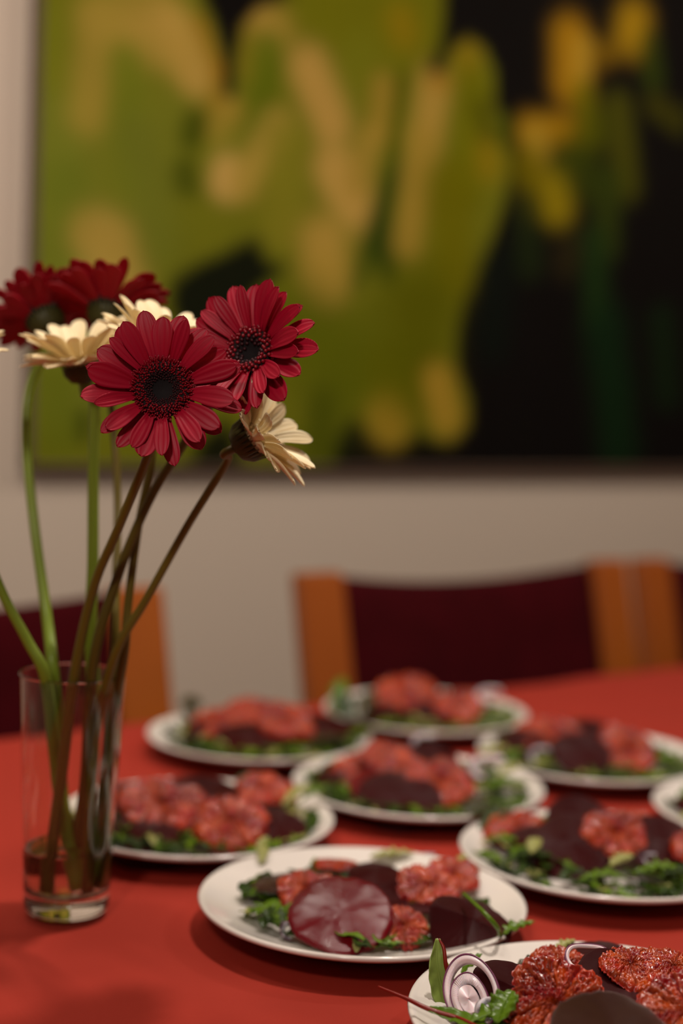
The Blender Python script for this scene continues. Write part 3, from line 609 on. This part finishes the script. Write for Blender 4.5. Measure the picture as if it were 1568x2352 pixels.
# --- central plate
food('P5', 'orange', 828, 1768, .028, .032, 18, 350, 0, 1, 'red orange slice at the left')
food('P5', 'orange', 885, 1735, .044, .025, 12, 0, 0, 3, 'pale pink orange slice on top')
food('P5', 'beet', 985, 1745, .036, .028, 12, 0, 0, 2, 'dark beet slice at the rear right')
food('P5', 'orange', 1010, 1795, .034, .031, 28, 10, 40, 0, 'crimson orange slice at the right front')
food('P5', 'beet', 918, 1828, .026, .038, 30, 0, 0, 0, 'dark beet slice at the front centre')
food('P5', 'rbeet', 870, 1790, .034, .028, 20, 340, 0, 1, 'purple-red beet slice between the orange slices')
onion_bit('P5', 985, 1708, .042, .020, 40, 0, 'white onion ring standing at the rear')
onion_bit('P5', 1042, 1848, .016, .013, 50, 0, 'small white onion piece at the front')
onion_bit('P5', 1130, 1765, .026, .026, 40, 340, 'large white onion ring at the right')
for (px, py, z, ln, an, ri, wd, mt, ds, lb) in [
    (760, 1822, .014, .044, -10, .003, .010, 'leaf', 'green leaf at the left front', 0), (1110, 1815, .022, .038, 0, .010, .013, 'leaf', 'green leaf at the right', 3), (1060, 1850, .018, .036, 20, .008, .009, 'bleaf', 'yellow-brown leaf at the right front', 3),
    (1140, 1785, .026, .036, 20, .012, .010, 'pleaf', 'pale leaf above the right rim', 3), (1085, 1868, .024, .030, -30, .004, .009, 'dleaf', 'dark sprig hanging over the front right rim', 3), (1150, 1830, .020, .030, 10, .004, .008, 'dleaf', 'dark leaf at the right rim', 3)]:
    sleaf('P5', px, py, z, ln, an, ri, wd, mt, ds, lb)

# --- farthest plate
food('P6', 'orange', 930, 1592, .042, .040, 22, 350, 0, 1, 'red orange slice on the left')
food('P6', 'beet', 985, 1628, .030, .036, 28, 0, 0, 0, 'dark beet slice in the middle')
food('P6', 'orange', 1048, 1618, .034, .030, 22, 10, 30, 2, 'orange slice on the right')
onion_bit('P6', 1135, 1600, .030, .024, 30, 350, 'white onion piece at the right')
for (px, py, z, ln, an, ri, wd, mt, ds, lb) in [
    (770, 1650, .018, .046, 80, .044, .013, 'leaf', 'tall green leaf standing at the left', 3), (830, 1655, .020, .044, 70, .030, .013, 'bleaf', 'bronze-green leaf left of the orange slice', 3), (800, 1660, .018, .040, 110, .030, .010, 'dleaf', 'dark green leaf standing at the left', 0),
    (860, 1668, .018, .036, 10, .006, .010, 'leaf', 'green leaf at the front', 0), (1110, 1660, .020, .044, 10, .008, .010, 'leaf', 'green leaf at the right front', 3), (1130, 1690, .022, .050, 20, .004, .012, 'bleaf', 'bronze leaf hanging at the right rim', 3)]:
    sleaf('P6', px, py, z, ln, an, ri, wd, mt, ds, lb)

# --- far right plate
food('P7', 'orange', 1262, 1690, .034, .034, 20, 350, 0, 0, 'red orange slice on the left')
food('P7', 'beet', 1335, 1722, .036, .030, 30, 0, 0, 0, 'brown beet slice in the middle')
food('P7', 'beet', 1372, 1680, .038, .026, 12, 0, 60, 2, 'dark beet slice at the rear')
food('P7', 'orange', 1438, 1722, .034, .030, 34, 10, 0, 3, 'bright orange-pink slice on the right')
onion_bit('P7', 1250, 1738, .024, .018, 50, 340, 'white onion ring at the left front')
for (px, py, z, ln, an, ri, wd, mt, ds, lb) in [
    (1385, 1770, .016, .036, 0, .006, .011, 'leaf', 'green leaf at the front', 3), (1480, 1750, .020, .040, 5, .004, .010, 'leaf', 'dark green leaf at the right', 0), (1130, 1712, .022, .044, 10, .006, .012, 'bleaf', 'olive leaf at the left rim', 3),
    (1210, 1762, .018, .034, 20, .004, .008, 'pleaf', 'yellowish leaf at the left front', 3), (1160, 1750, .022, .030, 40, .010, .009, 'leaf', 'green leaf lying over the left rim', 3)]:
    sleaf('P7', px, py, z, ln, an, ri, wd, mt, ds, lb)
food('P3', 'beet', 800, 1672, .026, .026, 14, 0, 20, 0, 'small dark beet slice at the far right')
food('P3', 'beet', 478, 1690, .020, .024, 20, 0, 20, 2, 'small dark beet slice at the left front')
food('P4', 'beet', 430, 1800, .026, .022, 10, 0, 20, 0, 'small dark beet slice between the rear oranges')
food('P5', 'beet', 770, 1790, .022, .026, 18, 340, 20, 1, 'dark beet slice at the far left')
food('P5', 'orange', 930, 1765, .042, .026, 14, 0, 120, 2, 'dark orange slice in the centre')
food('P6', 'beet', 880, 1630, .028, .026, 18, 340, 20, 1, 'dark beet slice at the left front')
food('P7', 'orange', 1310, 1672, .034, .028, 12, 0, 160, 1, 'orange slice at the rear left')
food('P7', 'beet', 1205, 1715, .026, .028, 16, 340, 20, 2, 'dark beet slice at the left')
food('P8', 'beet', 1230, 1925, .026, .024, 18, 340, 20, 0, 'small dark beet slice at the left')
food('P8', 'orange', 1470, 1900, .038, .024, 18, 0, 200, 1, 'orange slice at the rear right')
food('P2', 'orange', 1040, 2010, .026, .024, 14, 0, 200, 3, 'flat orange slice at the rear right')
food('P2', 'beet', 940, 2070, .022, .028, 12, 0, 20, 2, 'dark beet slice under the oranges')
sleaf('P5', 1090, 1745, .026, .040, 10, .014, .013, 'pleaf', 'broad pale leaf at the rear right', 3)
sleaf('P8', 1100, 1905, .020, .040, 30, .014, .012, 'dleaf', 'dark leaf standing at the left rear', 3)
# --- plate at the right edge
food('P9', 'beet', 1650, 1850, .030, .036, 10, 0, 0, 0, 'dark beet slice'); food('P9', 'orange', 1720, 1890, .032, .034, 10, 0, 0, 0, 'orange slice')
sleaf('P9', 1555, 1850, .018, .040, 30, .016, .012, 'leaf', 'dark green leaf at the left', 3)
sleaf('P9', 1560, 1882, .020, .036, 10, .010, .010, 'pleaf', 'pale leaf at the left', 3)

# ------------------------------------------------------------------ vase and flowers
VB = Vector((.517, 1.116, TZ)); VH = .199; RB, RTOP = .0347, .0430
def vase():
    root = empty('glass_vase', VB); tag(root, 'tall clear glass vase holding the gerbera stems, shallow water in it', 'vase')
    def ro(z): return RB+(RTOP-RB)*(z/VH)
    prof = [(.0002, .0006), (RB-.006, .0006), (RB-.002, .0014), (RB-.0004, .004)]
    prof += [(ro(z), z) for z in [.0055, .008, .02, .03, .06, .10, .14, .18, VH-.006, VH-.003, VH-.002, VH-.0012]]+[(RTOP-.0006, VH-.0002), (RTOP-.0009, VH), (RTOP-.0014, VH-.0005)]
    prof += [(ro(z)-0.0015, z) for z in [VH-.0012, VH-.002, VH-.003, VH-.006, .18, .14, .10, .06, .03, .026, .0245]]+[(ro(.02)-.0022, .0225), (ro(.02)-.006, .0185), (ro(.02)-.014, .0175), (.0002, .0172)]
    V, F = lathe(prof, 96); ob('glass_body', mesh('glass_body', V, F, M['glass']), root)
    zw = .054; wp = [(.0002, .0170), (ro(.02)-.0138, .0173), (ro(.02)-.0058, .0183), (ro(.02)-.0021, .0224), (ro(.026)-.00142, .026), (ro(.03)-.00142, .03), (ro(zw)-.00142, zw-.001), (ro(zw)-.00142, zw), (ro(zw)-.004, zw-.0006), (.0002, zw-.0006)]
    V, F = lathe(wp, 96); o = ob('water', mesh('water', V, F, M['water']), root); o['label'] = 'shallow clear water'
vase()

def petal_mesh(name, mat, seed, wid=.34, curl=.10):
    n, m = 16, 9; V = []; UV = []; R = random.Random(seed); a = R.uniform(-.05, .05); tw = R.uniform(-.12, .12); tip = R.uniform(.6, 1.0)
    for i in range(n):
        u = 1-(1-i/(n-1))**1.6; wd = wid*.5*(.34+.66*math.sin(min(1, (u*1.25))*PI/2)**1.2)*(math.sqrt(max(0, 1-max(0, (u-.66)/.34)**2.3)) if u > .66 else 1)
        wd = max(wd, .012)
        for j in range(m):
            v = -1+2*j/(m-1)
            z = .10*math.sin(u*PI*.55)-curl*u*u*1.4+wid*.16*(abs(v)**2)*(.7-.5*u)-.022*math.cos(v*PI*3)*math.sin(u*PI*.9)+tw*v*wd*u
            V.append((u*(1-.02*abs(v)*tip), v*wd+a*u*u, z)); UV.append((u, (v+1)/2))
    b = n*m
    V2 = [(x, y, z-.012) for x, y, z in V]; g = grid_faces(n, m); F = [tuple(f) for f in g]+[tuple(b+q for q in reversed(f)) for f in g]
    rim = list(range(m))+[m*(k+1)-1 for k in range(1, n)]+[b-1-i for i in range(1, m)]+[m*k for k in range(n-2, 0, -1)]
    for x, y in zip(rim, rim[1:]+rim[:1]): F.append((y, x, b+x, b+y))
    me = mesh(name, V+V2, F, mat, True, uv=UV+UV); return me
PM = {k: [petal_mesh('petal', M[k], s+i*3, wd) for i, wd in enumerate((.35, .40, .44, .31))] for k, s in (('red', 1), ('dred', 2), ('cream', 5))}
def gerbera(label, head, normal, R, kind, stem, seed, stemmat='stem', cup=20, cup_in=34, n=20, disc=.40, stem_r=.0031, detail=False, droop=None):
    """head: centre of the disc; petals in two layers; stem: list of points from the head down into the vase"""
    rg = random.Random(seed); N = Vector(normal).normalized(); root = empty('gerbera', mat=frame(N, rg.random()*6, head)); tag(root, label, 'flower', 'gerberas in the glass vase')
    inv = root.matrix_world.inverted(); rd = R*disc
    for layer, (cnt, cu, ln, z0) in enumerate(((n, cup, 1.0, -.0030), (n-2, cup_in, .93, 0.))):
        for k in range(cnt):
            th = 2*PI*(k+.5*layer+rg.uniform(-.22, .22))/cnt; L = (R-rd*.80)*ln*rg.uniform(.88, 1.06); el = math.radians(cu+rg.uniform(-7, 7))
            mtx = Matrix.Rotation(th, 4, 'Z') @ Matrix.Translation((rd*.80, 0, z0)) @ Matrix.Rotation(-el, 4, 'Y') @ Matrix.Rotation(rg.uniform(-.25, .25), 4, 'X') @ Matrix.Diagonal((L/math.cos(math.radians(cu*.8)), L*rg.uniform(.86, 1.14), L, 1))
            ob('petal', rg.choice(PM[kind]), root, mtx)
    # flower disc: a ring cushion with a sunken eye
    prof = [(.0002, -.007), (rd*.7, -.006), (rd*.98, -.002), (rd, .0010), (rd*.92, .0034), (rd*.78, .0046), (rd*.6, .0036), (rd*.42, .0004), (rd*.26, -.0022), (.0002, -.0040)]
    V, F = lathe(prof, 40); o = ob('flower_disc', mesh('flower_disc', V, F, M['disc'] if kind != 'cream' else M['cream']), root)
    V = []; F = []; MI = []; cnt = 620 if detail else 130
    for k in range(cnt):
        f = math.sqrt(.05+.95*(k+.5)/cnt); th = k*2.39996+rg.uniform(-.05, .05); r = rd*(.16+.90*f)
        pz = np.interp(r/rd, [0, .2, .42, .6, .78, .92, 1.06], [-.0040, -.003, .0002, .0036, .0046, .0034, .0012])
        out = np.interp(f, [0, .45, .8, 1], [-.5, -.3, .5, 1.2]); hh = .0026 if f > .55 else .0018; wd = .00066 if detail else .0013; hh *= (1.35 if f > .82 else 1)
        rad = Vector((math.cos(th), math.sin(th), 0)); up = (Vector((0, 0, 1))+rad*out+Vector((rg.uniform(-.3, .3), rg.uniform(-.3, .3), 0))).normalized(); side = up.cross(rad).normalized() if abs(up.dot(rad)) < .99 else Vector((-rad.y, rad.x, 0)); oth = up.cross(side)
        c = rad*r+Vector((0, 0, float(pz)-.0006)); b = len(V)
        for (h, ww) in ((0, wd*.7), (hh*.55, wd*1.25), (hh, wd*.5)):
            for q in range(5): a2 = 2*PI*q/5; V.append(c+up*h+side*(math.cos(a2)*ww)+oth*(math.sin(a2)*ww))
        for lv in range(2):
            for q in range(5): F.append((b+lv*5+q, b+lv*5+(q+1) % 5, b+lv*5+5+(q+1) % 5, b+lv*5+5+q)); MI.append(0 if f > .5 else 1)
        F.append(tuple(b+10+q for q in range(5))); MI.append(0 if f > .5 else 1)
    if kind == 'cream': ms = [M['cream'], M['cream']]
    else: ms = [M['floret'], M['floret2']]
    me = mesh('florets', V, F, ms[0]); me.materials.append(ms[1]); me.polygons.foreach_set('material_index', MI); ob('florets', me, root)['kind'] = 'stuff'
    # calyx: cup of narrow overlapping sepals
    V = []; F = []; cs = R*.30
    prof = [(.0036, -.020), (cs*.62, -.0175), (cs*.92, -.0125), (cs*1.0, -.007), (cs*.95, -.004), (.0002, -.004)]
    v, f = lathe(prof, 28); V += [Vector(q) for q in v]; F += f
    for k in range(26):
        th = 2*PI*k/26; b = len(V)
        for (r, z, ww) in ((cs*.70, -.0175, .0016), (cs*1.02, -.0115, .0018), (cs*1.10, -.005, .0012), (cs*1.16, -.001, .0003)):
            for sg in (-1, 0, 1): V.append(Vector(((r+(.0005 if sg == 0 else 0))*math.cos(th)-sg*ww*math.sin(th), (r+(.0005 if sg == 0 else 0))*math.sin(th)+sg*ww*math.cos(th), z)))
        for i in range(3):
            for j in range(2): F.append((b+i*3+j, b+i*3+j+1, b+i*3+4+j, b+i*3+3+j))
    ob('calyx', mesh('calyx', V, F, M['calyx']), root)
    top = Vector(head)-N*.0185; pts = [top+N*.0, top-N*.010]+[Vector(p) for p in stem]
    V, F = tube(pts, [stem_r*1.1, stem_r*.95, stem_r*1.02, stem_r*1.3, stem_r*1.45], 14, 90); V = [inv @ v for v in V]
    ob('stem', mesh('stem', V, F, M[stemmat]), root)
    return root
def vin(px, dy, z):
    """point inside the vase: pixel column at height z, offset dy along the view"""
    base = VB+Vector((0, 0, z)); fh = Vector((math.sin(YAW), math.cos(YAW), 0)); q = base-CAM; d = q.dot(fw)
    pxc = 784+FPX*q.dot(RT)/d; off = (px-pxc)*d/FPX
    lim = (RB+(RTOP-RB)*z/VH)-.0082; dy = max(-lim*.8, min(lim*.8, dy)); mx = math.sqrt(max(1e-8, lim*lim-dy*dy)); off = max(-mx, min(mx, off))
    return base+RTH*off+fh*dy
def cd3(r, u, b): return RT*r+UP*u-fw*b       # right, up, back-towards-camera
D0 = 1.045
gerbera('red gerbera facing the camera, dark centre, nearest and sharpest bloom', at_d(373, 893, D0), cd3(.10, .16, 1), .0555, 'red',
        [at_d(345, 1030, 1.09), at_d(275, 1205, 1.13), at_d(215, 1350, 1.165), at_d(172, 1545, 1.19), vin(150, -.014, .12), vin(128, -.012, .06), vin(122, -.010, .0212)], 4, 'shade_stem', 17, 26, 16, .37, .0036, True)
gerbera('red gerbera seen from its side, rightmost of the red blooms', at_d(576, 808, 1.085), cd3(-.36, .30, .85), .0545, 'red',
        [at_d(505, 905, 1.14), at_d(402, 1050, 1.16), at_d(335, 1165, 1.17), at_d(270, 1325, 1.18), at_d(215, 1520, 1.19), vin(196, 0, .11), vin(176, .004, .06), vin(166, .008, .0212)], 9, 'shade_stem', 18, 30, 18, .33, .0036, False)
gerbera('cream gerbera seen edge-on, low at the right under the red ones', at_d(590, 1000, 1.10), cd3(.80, .45, .16), .0500, 'cream',
        [at_d(520, 1062, 1.125), at_d(432, 1205, 1.15), at_d(335, 1378, 1.17), at_d(268, 1495, 1.18), vin(225, -.010, .155), vin(212, -.012, .09), vin(200, -.012, .0212)], 12, 'shade_stem', 20, 38, 18, .30, .0032)
gerbera('cream gerbera seen from the side at the left, behind the front bloom', at_d(186, 826, 1.20), cd3(-.12, .95, .22), .0480, 'cream',
        [at_d(216, 905, 1.21), at_d(214, 1100, 1.22), at_d(213, 1300, 1.225), at_d(208, 1450, 1.23), vin(205, .022, .17), vin(196, .020, .10), vin(170, .016, .0212)], 15, 'stem', 16, 42, 20, .30, .0046)
gerbera('cream gerbera just behind the top of the front bloom', at_d(362, 796, 1.16), cd3(.30, .88, .2), .0480, 'cream',
        [at_d(352, 900, 1.175), at_d(348, 1060, 1.18), at_d(320, 1195, 1.185), at_d(295, 1380, 1.19), at_d(285, 1500, 1.195), vin(255, .006, .15), vin(240, .006, .08), vin(215, .002, .0212)], 18, 'shade_stem', 20, 44, 20, .30, .0032)
gerbera('blurred red gerbera turned away at the far left, top row', at_d(100, 728, 1.30), cd3(-.42, .66, -.40), .0500, 'dred',
        [at_d(74, 870, 1.29), at_d(60, 1000, 1.28), at_d(78, 1200, 1.26), at_d(108, 1420, 1.24), at_d(122, 1540, 1.22), vin(132, .012, .14), vin(138, .008, .09), vin(176, .0, .0212)], 21, 'stem', 16, 36, 20, .36, .0042)
gerbera('blurred red gerbera turned away, right of the other far red bloom', at_d(252, 712, 1.28), cd3(.12, .74, -.38), .0540, 'dred',
        [at_d(240, 790, 1.28), at_d(262, 1000, 1.26), at_d(270, 1160, 1.25), at_d(266, 1350, 1.23), at_d(264, 1500, 1.215), vin(248, .016, .16), vin(232, .014, .10), vin(214, .008, .0212)], 25, 'shade_stem', 16, 32, 18, .36, .0032)
gerbera('cream gerbera whose petal tips just enter at the left photo edge', at_d(-95, 812, 1.16), cd3(-.1, .95, .12), .0400, 'cream',
        [at_d(-110, 950, 1.17), at_d(-85, 1130, 1.17), at_d(0, 1350, 1.18), at_d(62, 1470, 1.185), at_d(105, 1560, 1.19), vin(128, -.004, .13), vin(140, .002, .09), vin(190, .006, .0212)], 29, 'stem', 12, 30, 16, .34, .0038)
